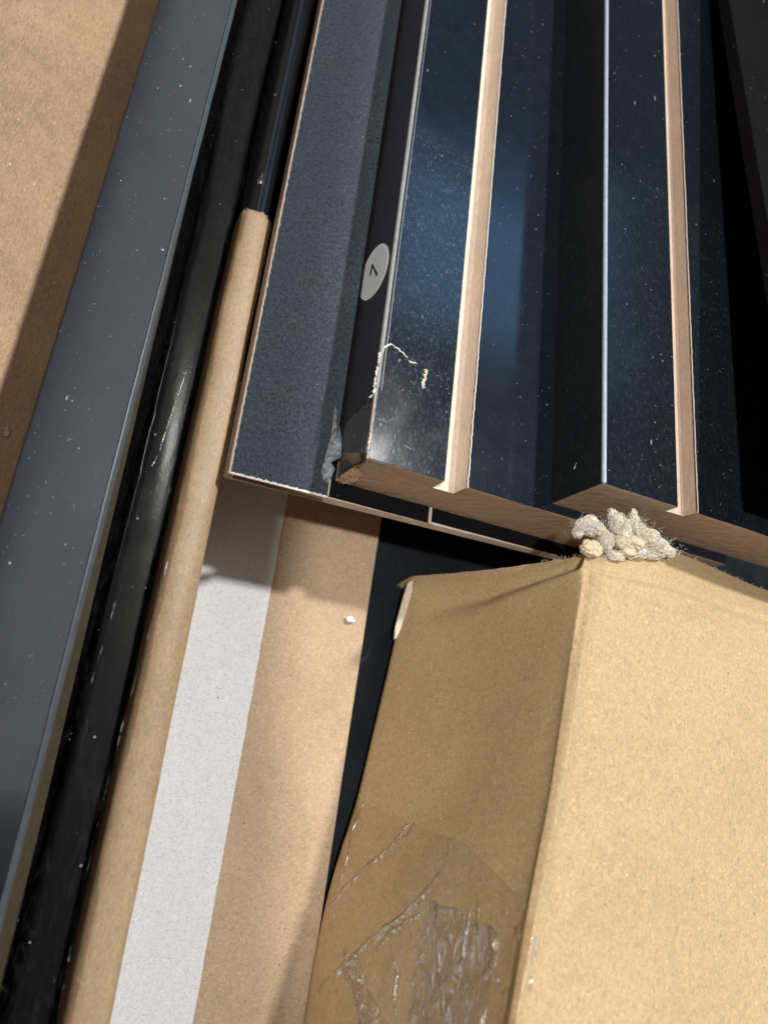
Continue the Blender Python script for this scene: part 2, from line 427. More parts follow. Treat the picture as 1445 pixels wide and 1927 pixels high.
# folded cardboard edge
fc = thing('folded_cardboard', 'long rounded tan edge of folded cardboard running down the lower left', 'cardboard edge', (-24.5, -40, -35))
L = (-24.5, -40, -35)
def fold_mesh():
    n = 190; v, f = [], []; y1 = 57.0; y0 = -140
    k = 13
    for j in range(n+1):
        y = y1+(y0-y1)*j/n
        d = (y1-y); e = min(1, d/1.6); e = math.sqrt(max(0, 1-(1-e)**2))
        if j == 0: e = .35
        xl = -28.0 + .25*noise.noise(Vector((y*.05, 4, 0))) - .012*max(0, -y-20)*0
        xr = -20.95 + .12*noise.noise(Vector((y*.09, 14, 0)))
        zt = -3.2 + .35*noise.noise(Vector((y*.04, 24, 0)))
        cx = (xl+xr)/2; hw = (xr-xl)/2
        row = []
        row.append((cx-hw*(.72+.28*e), y, -30))
        for i in range(k):
            a = math.pi - math.pi*i/(k-1)
            # squarish arch with a soft crease right of the middle
            px = math.copysign(abs(math.cos(a))**.75, math.cos(a)); pz = math.sin(a)**.8
            z = zt-2.8+2.8*pz*(.55+.45*e) + (.28 if i in (8, 9) else 0)*math.sin(y*.07+1) + .1*noise.noise(Vector((i*.8, y*.2, 3)))
            row.append((cx+px*hw*(.72+.28*e), y+ (1.1*noise.noise(Vector((i*.5, 7, 1))) if j == 0 else 0), z))
        row.append((cx+hw*(.72+.28*e), y, -30))
        v += row
    m = k+2
    for j in range(n):
        for i in range(m-1):
            a = j*m+i; f.append((a, a+m, a+m+1, a+1))
    f.append(tuple(range(m)))
    return v, f
v, f = fold_mesh()
recalc(mesh_obj('folded_edge', local(v, L), f, KRAFT_EDGE, fc, True))
a = Acc()
for (cx_, r_, yy) in ((-26.4, 1.1, 56.6), (-24.2, 1.3, 57.3), (-22.5, .9, 56.8)):
    for q in range(3):
        pts = [(cx_+random.uniform(-.8, .8), yy+random.uniform(-.4, .5), -5.2+random.uniform(-.8, .8)) for _ in range(4)]
        a.add(tube(pts, r_*.35, 6))
a.build('torn_end', TORN, fc, True)
for vv in fc.children[-1].data.vertices: vv.co -= Vector([c*S for c in L])

# ---------------------------------------------------------------- thin hinged backing board
L = (20, 60, -2.6)
bb = thing('backing_board', 'thin backing board with rough blue-grey strip, lying under the stickered panel', 'board', L)
LB = L
ja, jb, jc = jag(.10, 1.1, 31), jag(.12, 1.4, 41), jag(.05, 1.0, 51)
FRONT = -3.7
def front(x): return FRONT - .15 + .012*x
# pale fibre core
n = 300
v, f = extrude_y([(-20.9, -2.5), (95, -2.5), (95, -.35), (-20.6, -.35)], FRONT, 300, 1)
# chamfered front so the cut shows its two tones
cv = [(-21.0, front(-20)-.15, -2.6), (95, front(95)-.1, -2.6), (95, 300, -2.6), (-21.0, 300, -2.6),
      (-20.8, front(-20)+.1, -.35), (95, front(95)+.1, -.35), (95, 300, -.35), (-20.8, 300, -.35)]
mesh_obj('fibre_core', local(cv, L), box((0,0,0),(1,1,1))[1], MDF_PALE, bb)
def lam_strip(name, xa, xb, z0, z1, y0, y1, mat, parent, L, ja=None, jb=None, jf=None, n=260, dense=True):
    """a laminate sheet along y with slightly ragged long edges and end"""
    v, f = [], []; m = 10
    ys = [y0+(y1-y0)*((j/n)**1.6) for j in range(n+1)]
    for j, y in enumerate(ys):
        a = xa + (ja(y) if ja else 0); b = xb + (jb(y) if jb else 0)
        for i in range(m+1):
            x = a+(b-a)*i/m
            yy = y + ((jf(x) if jf else 0) if j == 0 else 0)
            v.append((x, yy, z1))
    top = len(v)
    for j in range(n):
        for i in range(m):
            q = j*(m+1)+i; f.append((q, q+1, q+m+2, q+m+1))
    # skirts
    def skirt(idx):
        base = len(v)
        for q in idx: v.append((v[q][0], v[q][1], z0))
        for k in range(len(idx)-1): f.append((idx[k], base+k, base+k+1, idx[k+1]))
    skirt([i for i in range(m+1)]); skirt([j*(m+1) for j in range(n, -1, -1)]); skirt([j*(m+1)+m for j in range(n+1)])
    return recalc(mesh_obj(name, local(v, L), f, mat, parent))
lam_strip('rough_strip', -20.35, -.80, -.35, 0.0, front(-10)+.35, 300, FELT, bb, L, ja, None, jb)
lam_strip('black_section', -.75, 21.6, -.35, -.06, front(10)+.30, 300, LAM_THIN, bb, L, None, None, jc)
lam_strip('black_section', 22.4, 94, -.35, -.06, front(50)+.30, 300, LAM_THIN, bb, L, None, None, jc)
v, f = box((-1.1, front(-1)+.02, -.6), (-.8, .3, .02)); mesh_obj('pale_seam', local(v, L), f, MDF_PALE, bb)
v, f = box((21.7, front(22)+.02, -.6), (22.3, 20, .02)); mesh_obj('pale_seam', local(v, L), f, MDF_PALE, bb)
# bruised white rim along the front of the rough strip
v, f = [], []; nn = 150
for i in range(nn+1):
    x = -20.4+19.3*i/nn
    y = front(x)+.05+.08*noise.noise(Vector((x*1.7, 3, 3)))
    h = .05+.06*abs(noise.noise(Vector((x*2.6, 8, 1)))); yb = y+.35+.28*noise.noise(Vector((x*2.1, 13, 1)))
    v += [(x, y, -.55), (x, y-.05, h*.6), (x, yb, h)]
for i in range(nn):
    a_ = i*3; f += [(a_, a_+3, a_+4, a_+1), (a_+1, a_+4, a_+5, a_+2)]
recalc(mesh_obj('bruised_rim', local(v, L), f, plain('bruised_white_fibre', (.80, .76, .70), .9, .1, 4, .15, .1), bb))
v, f = [], []
for i in range(nn*2+1):
    y = front(-20)+300*(i/(nn*2))**1.6
    x = -20.72+.08*noise.noise(Vector((y*.9, 3, 3)))
    v += [(x-.12, y, -1.4), (x-.1, y, -.2), (x+.05, y, .07), (x+.42+.2*noise.noise(Vector((y*1.3, 9, 3))), y, .05)]
for i in range(nn*2):
    a_ = i*4; f += [(a_+k, a_+k+1, a_+k+5, a_+k+4) for k in range(3)]
recalc(mesh_obj('side_rim', local(v, L), f, MDF_PALE, bb))
# dark brown strip along the front edge, under the rim of the rough strip
v, f = box((-19.5, front(-10)-.22, -1.9), (-1.6, front(-10)-.1, -.75)); mesh_obj('brown_edge_strip', local(v, L), f, mdf('brown_front_edge', (.16, .085, .05), (.3, 1, 1)), bb)

# ---------------------------------------------------------------- grooved panels
def grooved_panel(root, L, x0, xw, z0, z1, y0, y1, gx0, gx1, gd, lamtop, gmat, worn_mat=None, chamfer=.45, edge_mat=BAND, missing=None):
    prof = [(x0+.12, z0), (x0+xw, z0), (x0+xw, z1-.25), (gx1, z1-.25), (gx1, z1-gd), (gx0, z1-gd), (gx0, z1-.25), (x0+.12, z1-.25)]
    j_ = jag(.07, 1.3, z1)
    v, f = [], []
    n = 1
    # core without groove walls, end face split so that it keeps its relief
    o = Acc()
    vv, ff = extrude_y(prof, y0, y1, 1, None, False)
    gfaces = [q for q in ff[3:6]]; ofaces = [q for q in ff if q not in gfaces]
    core = mesh_obj('core', local(vv, L), ofaces, MDF_END, root)
    # end face: a fine grid, pushed in and out a little
    gx, gz = 160, 26; ev, ef = [], []
    for a in range(gz+1):
        for b in range(gx+1):
            x = x0+.12+(xw-.12)*b/gx; z = z0+(z1-.25-z0)*a/gz
            y = y0+.06*noise.noise(Vector((x*.5, z*.6, z1)))+.02*noise.noise(Vector((x*3, z*3, z1)))
            if a == gz: y += .10+.1*noise.noise(Vector((x*1.4, 1, 9)))
            ev.append((x, y, z))
    for a in range(gz):
        for b in range(gx):
            xm = x0+.12+(xw-.12)*(b+.5)/gx; zm = z0+(z1-.25-z0)*(a+.5)/gz
            if gx0 < xm < gx1 and zm > z1-gd: continue
            q = a*(gx+1)+b; ef.append((q, q+1, q+gx+2, q+gx+1))
    mesh_obj('sawn_end', local(ev, L), ef, MDF_END, root)
    # groove: floor and two walls with a fuzzy milled lip
    n = 260; gv, gf = [], []
    jl, jr = jag(.05, 1.6, gx0), jag(.10, 1.5, gx1)
    for j in range(n+1):
        y = y0-.02+(y1-y0)*(j/n)**1.5
        l, r = jl(y), jr(y)
        rr = [(gx0-.02+l*.6, z1+.005), (gx0+.02, z1-.7), (gx0+.05, z1-gd), (gx1-.05, z1-gd), (gx1-.02, z1-.8), (gx1+.08+r, z1+.02), (gx1+.34+r*1.2, z1+.035), (gx1+.36+r*1.2, z1-.1)]
        gv += [(x, y+(.25*noise.noise(Vector((x*2, 4, 4))) if j == 0 else 0), z) for x, z in rr]
    for j in range(n):
        for i in range(7): q = j*8+i; gf.append((q, q+1, q+9, q+8))
    mesh_obj('groove', local(gv, L), gf, gmat, root)
    e = chamfer
    jf = jag(.07, 1.2, z0+3)
    lam_strip('top_laminate', x0+e, gx0-.02, z1-.25, z1, y0+.06, y1, worn_mat or lamtop, root, L, None, jag(.06, 1.5, gx0), jf)
    lam_strip('top_laminate', gx1-.02, x0+xw, z1-.25, z1, y0+.06, y1, lamtop, root, L, None, None, jf)
    return core

LA = (20, 60, 0)
A = thing('stickered_panel', 'black grooved panel with round 7 sticker on its edge and a chipped corner', 'panel', LA)
# the left edge is built on its own so that its corner can be broken
grooved_panel(A, LA, 0, 92, .12, 15, 0, 300, 16.3, 21.2, 4.6, LAM_TOP, MDF_GROOVE, LAM_WORN, .55)
def yz_sheet(name, outline, x, th, mat, parent, L):
    v, f = slab_poly([(x, y, z) for y, z in outline], (1, 0, 0), th)
    return recalc(mesh_obj(name, local(v, L), f, mat, parent))
# side laminate with the bite taken out near the end
out = [(300, .15), (300, 14.55), (60, 14.55), (14.6, 14.55), (14.2, 13.9), (13.6, 13.2), (13.1, 12.0), (12.3, 10.9), (12.9, 9.6), (12.4, 8.4), (12.1, 7.0), (12.8, 6.1), (12.2, 4.9),
       (12.5, 3.6), (12.1, 2.6), (11.2, 1.9), (8.5, 1.3), (7.2, .8), (10.5, .5), (15.5, .3), (24, .15)]
yz_sheet('side_laminate', out, -.02, .13, LAM_SIDE, A, LA)
# pale glue line and rounded edge band along the upper left corner
def edge_band(root, L, x0, z1, e, y0, y1, mat, seed, w1=.22, name='edge_band', n=200):
    jj = jag(.04, .25, seed); v, f = [], []
    for j in range(n+1):
        y = y0+(y1-y0)*(j/n)**1.4; d = jj(y)
        rr = [(x0-.03, z1-e-.12), (x0-.03+d*.3, z1-e*.85), (x0+e*.25, z1-e*.30), (x0+e*.62, z1-.04), (x0+e+w1*.4+d, z1+.015), (x0+e+w1*.4+d, z1-.2)]
        v += [(x, y, z) for x, z in rr]
    for j in range(n):
        for i in range(5): q = j*6+i; f.append((q, q+1, q+7, q+6))
    f.append(tuple(range(6)))
    return recalc(mesh_obj(name, local(v, L), f, mat, root, True))
edge_band(A, LA, 0, 15, .55, 14.4, 300, BAND_GREY, 61)
edge_band(A, LA, 0.15, 14.95, .6, .4, 14.4, plain('worn_edge_band', (.30, .35, .39), .2, .9, .9, .5, .05), 62)
# second thin black line of glue beside the band
v, f = extrude_y([(.78, 15.0), (.98, 15.0), (.98, 15.03), (.78, 15.03)], 16, 300, 60, lambda i, y: (jag(.03, .3, 5)(y), 0)); recalc(mesh_obj('glue_line', local(v, LA), f, INK, A))
v, f = extrude_y([(1.12, 15.0), (1.22, 15.0), (1.22, 15.03), (1.12, 15.03)], 14, 300, 60, lambda i, y: (jag(.05, .3, 7)(y), 0)); recalc(mesh_obj('glue_line', local(v, LA), f, BAND_GREY, A))
# torn dark under-layer seen in the bite
gv, gf = [], []
ng = 26
for a in range(ng+1):
    for b in range(ng+1):
        y = .2+14.2*a/ng; z = 1.0+13.3*b/ng
        bul = -.85*math.exp(-((y-1.2)/2.6)**2)*math.exp(-((z-10.5)/3.2)**2)
        gv.append((.085+bul+.10*noise.noise(Vector((y*.9, z*.9, 3)))-(.02), y-(.55 if a == 0 else 0)*math.exp(-((z-10.5)/3)**2), z))
for a in range(ng):
    for b in range(ng): q = a*(ng+1)+b; gf.append((q, q+1, q+ng+2, q+ng+1))
recalc(mesh_obj('torn_layer', local(gv, LA), gf, CORE_DARK, A, True))
# rounded dark tongue of the under-layer hanging over the sawn end
tng = []
for i in range(17):
    an = math.pi*(i/16); tng.append((P(668+26*math.cos(an), 868+16*math.sin(an), 8)))
tv, tf = [], []
c0 = P(668, 850, 10)
R_ = 9
for k in range(R_+1):
    s = k/R_
    for i in range(17):
        an = math.pi*(i/16)
        px = 667+24*math.cos(an)*math.sin(s*math.pi/2); py = 852+25*math.sin(an)*math.sin(s*math.pi/2)
        q = PX(px, py, 1, -.35-.65*math.cos(s*math.pi/2)); tv.append(q)
for k in range(R_):
    for i in range(16): q = k*17+i; tf.append((q, q+1, q+18, q+17))
recalc(mesh_obj('hanging_tongue', local(tv, LA), tf, plain('dark_plastic_tongue', (.022, .022, .024), .25, .6, .8, .4, .05), A, True))
# peeled sliver of laminate standing off the lower edge
def peel(name, pts, tris, mat, th=.12):
    v = [tuple(p) for p in pts]; n_ = len(v); v += [(x-.05, y-.02, z-th) for x, y, z in v]
    f = [tuple(t) for t in tris]+[tuple(i+n_ for i in reversed(t)) for t in tris]
    edges = {}
    for t in tris:
        for i in range(len(t)): e = (t[i], t[(i+1) % len(t)]); edges[e] = 1
    for (a_, b_) in list(edges):
        if (b_, a_) not in edges: f.append((a_, b_, b_+n_, a_+n_))
    return recalc(mesh_obj(name, local(v, LA), f, mat, A, False))
pts = [PX(636, 715, 0, -.15), P(630, 770, .8), P(624, 820, .9), P(613, 858, 1.1), P(609, 880, 1.0), PX(636, 760, 0, -.25), PX(640, 805, 0, -.45), PX(643, 835, 0, -.5), PX(641, 862, 0, -.4), P(628, 866, 3.2), P(633, 825, 2.6), P(634, 788, 2.0)]
peel('peeled_sliver', pts, [(0, 1, 11), (0, 11, 5), (1, 2, 10, 11), (11, 10, 6, 5), (2, 3, 9, 10), (10, 9, 7, 6), (9, 8, 7), (3, 4, 8, 9)], PEEL)
pts = [P(609, 872, 1.2), P(622, 868, 2.6), P(630, 882, 2.8), P(626, 893, 1.6), P(618, 908, .2), P(610, 905, .1), P(606, 888, .5)]
peel('peeled_shard', pts, [(0, 1, 6), (1, 2, 3), (1, 3, 4, 5), (1, 5, 6)], PEEL)
# soft crumbled fibre at the broken corner
a = Acc()
for i in range(260):
    u, q = random.random(), random.random()
    p0 = Vector((.1+2.8*u*u, -.1-.25*random.random(), 1.2+ (9.0*q)*(1-.6*u)))
    pts = [tuple(p0)]
    d = Vector((random.uniform(-.6, .4), random.uniform(-.55, .1), random.uniform(-.5, .6)))*.55
    for k in range(3): d += Vector([random.uniform(-.18, .18) for _ in range(3)]); p0 = p0+d*.5; pts.append(tuple(p0))
    a.add(tube(pts, .055, 4))
a.v = local(a.v, LA); o = a.build('crumbled_fibre', FLUFF, A); o['kind'] = 'stuff'
# crumbly corner lump
lv, lf = [], []
for i in range(13):
    for k in range(13):
        s, t_ = i/12, k/12
        x = -.15+3.6*s; z = .6+9.6*t_*(1-.35*s)
        y = -.05-.55*math.sin(math.pi*t_)*math.cos(s*math.pi/2)+.18*noise.noise(Vector((x*1.5, z*1.5, 2)))
        lv.append((x-.25*math.sin(math.pi*t_)*(1-s), y, z))
for i in range(12):
    for k in range(12): q = i*13+k; lf.append((q, q+1, q+14, q+13))
recalc(mesh_obj('crumbled_corner', local(lv, LA), lf, FLUFF, A, True))

# cracks in the top laminate: raised ragged lines of bare fibre
def crack(name, px_pts, z, w_, mat, L, parent, seed, th=.09):
    pts = [Vector(P(x, y, z)) for x, y in px_pts]; fine = []
    for a_, b_ in zip(pts, pts[1:]):
        k = max(2, int((b_-a_).length/.13))
        for i in range(k): fine.append(a_.lerp(b_, i/k))
    fine.append(pts[-1]); v, f = [], []
    n_ = len(fine)
    for i, p in enumerate(fine):
        d = (fine[min(i+1, n_-1)]-fine[max(i-1, 0)]).normalized(); nrm = Vector((-d.y, d.x, 0))
        off = .22*noise.noise(Vector((i*.22, seed, 1)))+.06*noise.noise(Vector((i*.9, seed, 1)))
        gap = 1.0 if noise.noise(Vector((i*.11, seed+2, 7))) > -.28 else .18
        end = min(1, i/3, (n_-1-i)/3)
        wl = w_*gap*end*(.35+1.5*abs(noise.noise(Vector((i*.55, seed+4, 2)))) + .5*noise.noise(Vector((i*1.7, seed, 3))))
        wr_ = w_*gap*end*(.25+1.7*abs(noise.noise(Vector((i*.45, seed+14, 2)))) + .5*noise.noise(Vector((i*1.9, seed, 5))))
        c = p+nrm*off
        v += [tuple(c-nrm*max(.015, wl)), (c.x, c.y, z+th*(.4+abs(noise.noise(Vector((i*.6, seed, 5)))))), tuple(c+nrm*max(.015, wr_))]
    for i in range(n_-1):
        q = i*3; f += [(q, q+3, q+4, q+1), (q+1, q+4, q+5, q+2)]
    return recalc(mesh_obj(name, local(v, L), f, mat, parent))
crack('crack_line', [(718, 668), (722, 655), (735, 647), (750, 656), (762, 668), (772, 681), (785, 684)], 15.02, .26, PALE_CHIP, LA, A, 1)
crack('crack_line', [(716, 662), (711, 690), (706, 715), (704, 742)], 15.03, .34, PALE_CHIP, LA, A, 2)
crack('crack_line', [(703, 742), (697, 746), (692, 748)], 15.03, .3, BAND, LA, A, 5)
crack('crack_line', [(700, 808), (696, 828), (693, 848)], 15.03, .28, PALE_CHIP, LA, A, 3)
crack('loose_chip', [(803, 694), (801, 708), (797, 720), (795, 732)], 15.03, .55, GOLD_CHIP, LA, A, 4, .25)
crack('scratch', [(757, 836), (768, 842), (776, 846)], 15.02, .07, WHITE_BIT, LA, A, 8)
crack('scratch', [(712, 788), (724, 792), (733, 795)], 15.02, .06, WHITE_BIT, LA, A, 9)

# round sticker (printed 7) on the edge of the panel
st_c = Vector((0, 45.95, 5.9)); 
sv, sf = [], []
for i in range(48):
    an = 2*math.pi*i/48; sv.append((-.16, st_c.y+8.35*math.cos(an)*.5*2*.5*1.0 if False else st_c.y+5.9*math.cos(an), st_c.z+5.9*math.sin(an)))
# the disc as it stands: fitted to the edge it is stuck on
def ell(k, x):
    out = []
    for i in range(56):
        an = 2*math.pi*i/56
        c, s_ = math.cos(an), math.sin(an)
        # long axis and short axis of the sticker outline in the photograph
        px = 704.5+(c*56.5*math.sin(math.radians(20.0)) + s_*20.0*math.cos(math.radians(20.0)))*k
        py = 512.0+(-c*56.5*math.cos(math.radians(20.0)) + s_*20.0*math.sin(math.radians(20.0)))*k
        q = PX(px, py, 0, x); out.append(q)
    return out
v, f = slab_poly(ell(1.0, -.06), (-1, 0, 0), .06)
stk = recalc(mesh_obj('sticker', local(v, LA), f, plain('sticker_rim', (.9, .9, .93), .4, .4, 1, .03, .003), A))
v, f = slab_poly(ell(.93, -.14), (-1, 0, 0), .02)
recalc(mesh_obj('sticker_face', local(v, LA), f, STICKER, stk))
def stroke(pa, pb, wpx, x):
    a_, b_ = Vector(pa), Vector(pb); d = (b_-a_).normalized(); nn_ = Vector((-d.y, d.x))*wpx/2
    return [PX(*(a_+nn_), 0, x), PX(*(b_+nn_), 0, x), PX(*(b_-nn_), 0, x), PX(*(a_-nn_), 0, x)]
sevn = Acc()
sevn.add(slab_poly([PX(x, y, 0, -.175) for x, y in ((700.2, 494.6), (710.8, 514.5), (708.2, 521.5), (701.6, 503.0), (696.8, 520.5), (695.0, 518.5))], (-1, 0, 0), .015))
sevn.v = local(sevn.v, LA); recalc(sevn.build('printed_digit', INK, stk))

# second grooved panel lying on the first
LBp = (80, 60, 15)
B = thing('upper_panel', 'black grooved panel lying on top of the stickered one, pale line along its edge', 'panel', LBp, math.radians(.35))
grooved_panel(B, LBp, 40.9, 92, 15.12, 30, 2.1, 300, 59.6, 64.9, 3.2, LAM_TOP2, MDF_GROOVE2, None, .48)
yz_sheet('side_laminate', [(300, 15.15), (300, 29.58), (2.2, 29.58), (2.1, 15.15)], 40.86, .13, laminate('black_side_scratched', (.007, .010, .012), .4, 1.2, .6, .3, .3), B, LBp)
edge_band(B, LBp, 40.86, 30, .48, 2.3, 300, BAND, 71, .30)  # bevel painted pale blue-grey in place of a lamp reflection
crack('scratch', [(1082, 868), (1079, 874), (1077, 880)], 24, .2, WHITE_BIT, LBp, B, 12)
# thin board tilted across the right
C_ = []
cl = (110, 150, 40)
Cb = thing('tilted_board', 'thin dark textured board tilted across the upper right corner', 'board', cl)
def zc(y): return 37.4+(143.5-y)*.0905
def xc(y): return 72.4+(y-64)*.030
cv, cf = [], []
nyc, nxc = 60, 20
for j in range(nyc+1):
    y = 3+300*j/nyc
    for i in range(nxc+1):
        x = xc(y)+(160-xc(y))*i/nxc; cv.append((x, y, zc(y)))
for j in range(nyc):
    for i in range(nxc): q = j*(nxc+1)+i; cf.append((q, q+1, q+nxc+2, q+nxc+1))
mesh_obj('board_face', local(cv, cl), cf, laminate('textured_black_hardboard', (.004, .004, .0045), .7, 1.2, .2, spec=.06, lift=.2), Cb)
bv = [(xc(3)+.03, 3.05, zc(3)-3), (159.9, 3.05, zc(3)-3), (159.9, 302.9, zc(303)-3), (xc(303)+.03, 302.9, zc(303)-3),
      (xc(3)+.03, 3.05, zc(3)-.03), (159.9, 3.05, zc(3)-.03), (159.9, 302.9, zc(303)-.03), (xc(303)+.03, 302.9, zc(303)-.03)]
mesh_obj('board_core', local(bv, cl), box((0,0,0),(1,1,1))[1], LAM_THIN, Cb)

# ---------------------------------------------------------------- taped carton at lower right
LC = (70, -70, -35)
ct = thing('taped_carton', 'tan cardboard carton with torn upper corner and clear tape, lower right', 'carton', LC)
ZR = 26.0
def ctrl():
    """rows along the carton (from the end by the panels towards the camera); columns from the foot of the left side over the ridge to the far right"""
    rows = []
    def row(foot, mid, rid_l, rid, rid_r, topm, right):
        rows.append([np.array(q, float) for q in (foot, mid, rid_l, rid, rid_r, topm, right)])
    far = lambda y, z: (150, y, z)
    # end edge
    row(P(776, 1084, -26), P(905, 1068, 0), P(1060, 1046, 20), P(1102, 1042, 23.5), P(1150, 1043, 23.5), P(1270, 1040, 21.5), P(1445, 1112, 17.5))
    row(P(768, 1098, -26.5), P(900, 1095, 0), P(1062, 1072, 22), P(1108, 1066, 25.5), P(1150, 1070, 25.6), P(1280, 1090, 24.5), P(1445, 1145, 22.5))
    row(P(760, 1130, -27), P(905, 1130, 0), P(1066, 1100, 22.5), P(1106, 1098, 26), P(1148, 1098, 26.4), P(1285, 1122, 26.2), P(1445, 1170, 25.2))
    row(P(746, 1190, -28), P(905, 1190, 0), P(1056, 1170, 22.5), P(1094, 1165, 26), P(1138, 1165, 26.6), P(1280, 1180, 27), P(1445, 1215, 26.5))
    row(P(728, 1270, -28.5), P(890, 1275, 0), P(1040, 1262, 22), P(1076, 1260, 26), P(1120, 1262, 26.8), P(1270, 1270, 27.5), P(1445, 1300, 27.5))
    row(P(697, 1400, -28.7), P(860, 1405, 0), P(1018, 1398, 22), P(1054, 1396, 26), P(1100, 1398, 26.8), P(1260, 1405, 27.6), P(1445, 1420, 28))
    row(P(670, 1510, -28.7), P(835, 1520, 0), P(1000, 1512, 22), P(1036, 1510, 26), P(1082, 1512, 26.6), P(1250, 1515, 27.6), P(1445, 1525, 28))
    row(P(625, 1655, -28.7), P(800, 1660, 0), P(974, 1655, 22), P(1008, 1652, 26), P(1055, 1655, 26.6), P(1240, 1660, 27.4), P(1445, 1665, 28))
    row(P(594, 1790, -28.7), P(775, 1795, 0), P(948, 1795, 22), P(983, 1792, 26), P(1032, 1795, 26.6), P(1230, 1800, 27.2), P(1445, 1805, 28))
    row(P(570, 1935, -28.7), P(750, 1940, 0), P(922, 1940, 22), P(957, 1938, 26), P(1008, 1940, 26.6), P(1220, 1945, 27.2), P(1445, 1950, 28))
    # beyond the frame
    last = rows[-1]; prev = rows[-2]
    rows.append([l+(l-p)*2.0 for l, p in zip(last, prev)])
    for r in rows:
        e = r[-1]+(r[-1]-r[-2])*np.array([1.5, .3, .2]); r.append(e)
    return rows
CR = ctrl()
def cat(p0, p1, p2, p3, t):
    return .5*((2*p1)+(-p0+p2)*t+(2*p0-5*p1+4*p2-p3)*t*t+(-p0+3*p1-3*p2+p3)*t**3)
def cs(vals, t):
    n_ = len(vals)-1; t = max(0, min(n_-1e-6, t)); i = int(t); u = t-i
    g = lambda k: vals[max(0, min(n_, k))]
    return cat(g(i-1), g(i), g(i+1), g(i+2), u)
UN, VN = 7, len(CR)-1
def carton_surf(u, v_):
    """u: 0 foot .. 3 ridge .. 7 far right, v_: row"""
    q = cs([cs(r, u) for r in CR], v_)
    n1 = noise.noise(Vector((q[0]*.05, q[1]*.05, q[2]*.05)))*.5
    q = q+np.array([0, 0, n1 if u > 3.3 else 0])
    rb = min(1, v_/1.2)
    q = q+np.array([.25*math.exp(-((u-2.2)/.40)**2)*rb, 0, .55*math.exp(-((u-3.35)/.42)**2)*rb-.35*math.exp(-((u-3.95)/.4)**2)*rb])
    if u < 3: # dents of the side
        q = q+np.array([1.0*noise.noise(Vector((q[1]*.045, q[2]*.05, 4)))*min(1, u)*min(1, 3-u), 0, 0])
        # fold down the side from the ridge corner, shaped in for a shadow
        d = (v_-.35-(2.6-u)*.95); q = q+np.array([(1.1*math.exp(-(d/.35)**2)+2.3/(1+math.exp(d/.14)))*min(1, u)*min(1, (3-u)*1.3), 0, 0])
    if v_ < 3.0 and u > 3:
        d = v_-(1.2+.25*(u-3)); q = q+np.array([0, 0, -.45*math.exp(-(d/.22)**2)+.25*math.exp(-((d-.5)/.25)**2)])
        d = v_-(2.1+.30*(u-3)); q = q+np.array([0, 0, -.18*math.exp(-(d/.10)**2)])
    return q
us = []
u = 0.0
seq = [(0, 2, .06), (2, 3.9, .028), (3.9, 7.0, .08)]
for a0, b0, st in seq:
    k = int(round((b0-a0)/st))
    us += [a0+(b0-a0)*i/k for i in range(k)]
us.append(7.0)
vs = [VN*(i/230)**1.25 for i in range(231)]
cvv, cff = [], []
grid = np.zeros((len(vs), len(us), 3))
for j, vv_ in enumerate(vs):
    for i, uu in enumerate(us):
        q = carton_surf(uu, vv_)
        if j == 0: q = q+np.array([0, .25*noise.noise(Vector((uu*9, 1, 1))), 0])
        grid[j, i] = q; cvv.append(tuple(q))
NU = len(us)
for j in range(len(vs)-1):
    for i in range(NU-1): q = j*NU+i; cff.append((q, q+NU, q+NU+1, q+1))
# end wall under the end edge
b0_ = len(cvv)
for i in range(NU): x, y, z = grid[0, i]; cvv.append((x+.3, y-.8, -34.8))
for i in range(NU-1): cff.append((i, i+1, b0_+i+1, b0_+i))
b1_ = len(cvv)
for j in range(len(vs)): x, y, z = grid[j, 0]; cvv.append((x+5.5, y, -34.9))
for j in range(len(vs)-1): cff.append((j*NU, b1_+j, b1_+j+1, (j+1)*NU))
body = recalc(mesh_obj('carton_body', local(cvv, LC), cff, KRAFT_CARTON, ct, True))

# locate a photograph point on the carton's skin
gproj = (grid.reshape(-1, 3)-CAM) @ M.T
gpx = PW/2+FPX*gproj[:, 0]/gproj[:, 2]; gpy = PH/2-FPX*gproj[:, 1]/gproj[:, 2]
def uv_at(px, py):
    d = (gpx-px)**2+(gpy-py)**2; k = int(np.argmin(d)); return us[k % NU], vs[k//NU]
def skin(u, v_, off):
    q = carton_surf(u, v_); a_ = carton_surf(min(7, u+.03), v_)-q; b_ = carton_surf(u, min(VN, v_+.03))-q
    n_ = np.cross(b_, a_); n_ /= (np.linalg.norm(n_)+1e-9)
    if n_[2] < 0: n_ = -n_
    return q+n_*off

# clear tape: wraps from the side over the ridge
def tape_piece(name, edge, u0, u1, mat, off, amp, seed, nu=70, nv=120, vend=VN-.05):
    """edge(u) gives the row where the tape begins"""
    v, f = [], []
    for j in range(nv+1):
        for i in range(nu+1):
            uu = u0+(u1-u0)*i/nu; ve = edge(uu); vv_ = ve+(vend-ve)*j/nv
            q = carton_surf(uu, vv_)
            w1 = 1-abs(noise.noise(Vector((q[0]*.16+seed, q[1]*.09, q[2]*.10))))*5.0
            w2 = 1-abs(noise.noise(Vector((q[1]*.20, seed+q[2]*.16, 3.3))))*6.0
            h = off+amp*max(0, w1)**1.5+amp*.7*max(0, w2)**1.5
            if j == 0 or i == nu: h = off*.4
            v.append(tuple(skin(uu, vv_, h)))
    for j in range(nv):
        for i in range(nu): q = j*(nu+1)+i; f.append((q, q+nu+1, q+nu+2, q+1))
    return mesh_obj(name, local(v, LC), f, mat, ct, True)
e0 = uv_at(690, 1502); e1 = uv_at(880, 1590); e2 = uv_at(960, 1680)
pe = [(0, e0[1]), (e1[0], e1[1]), (e2[0], e2[1]), (3.0, 7.55), (3.6, 7.6), (4, 7.6)]
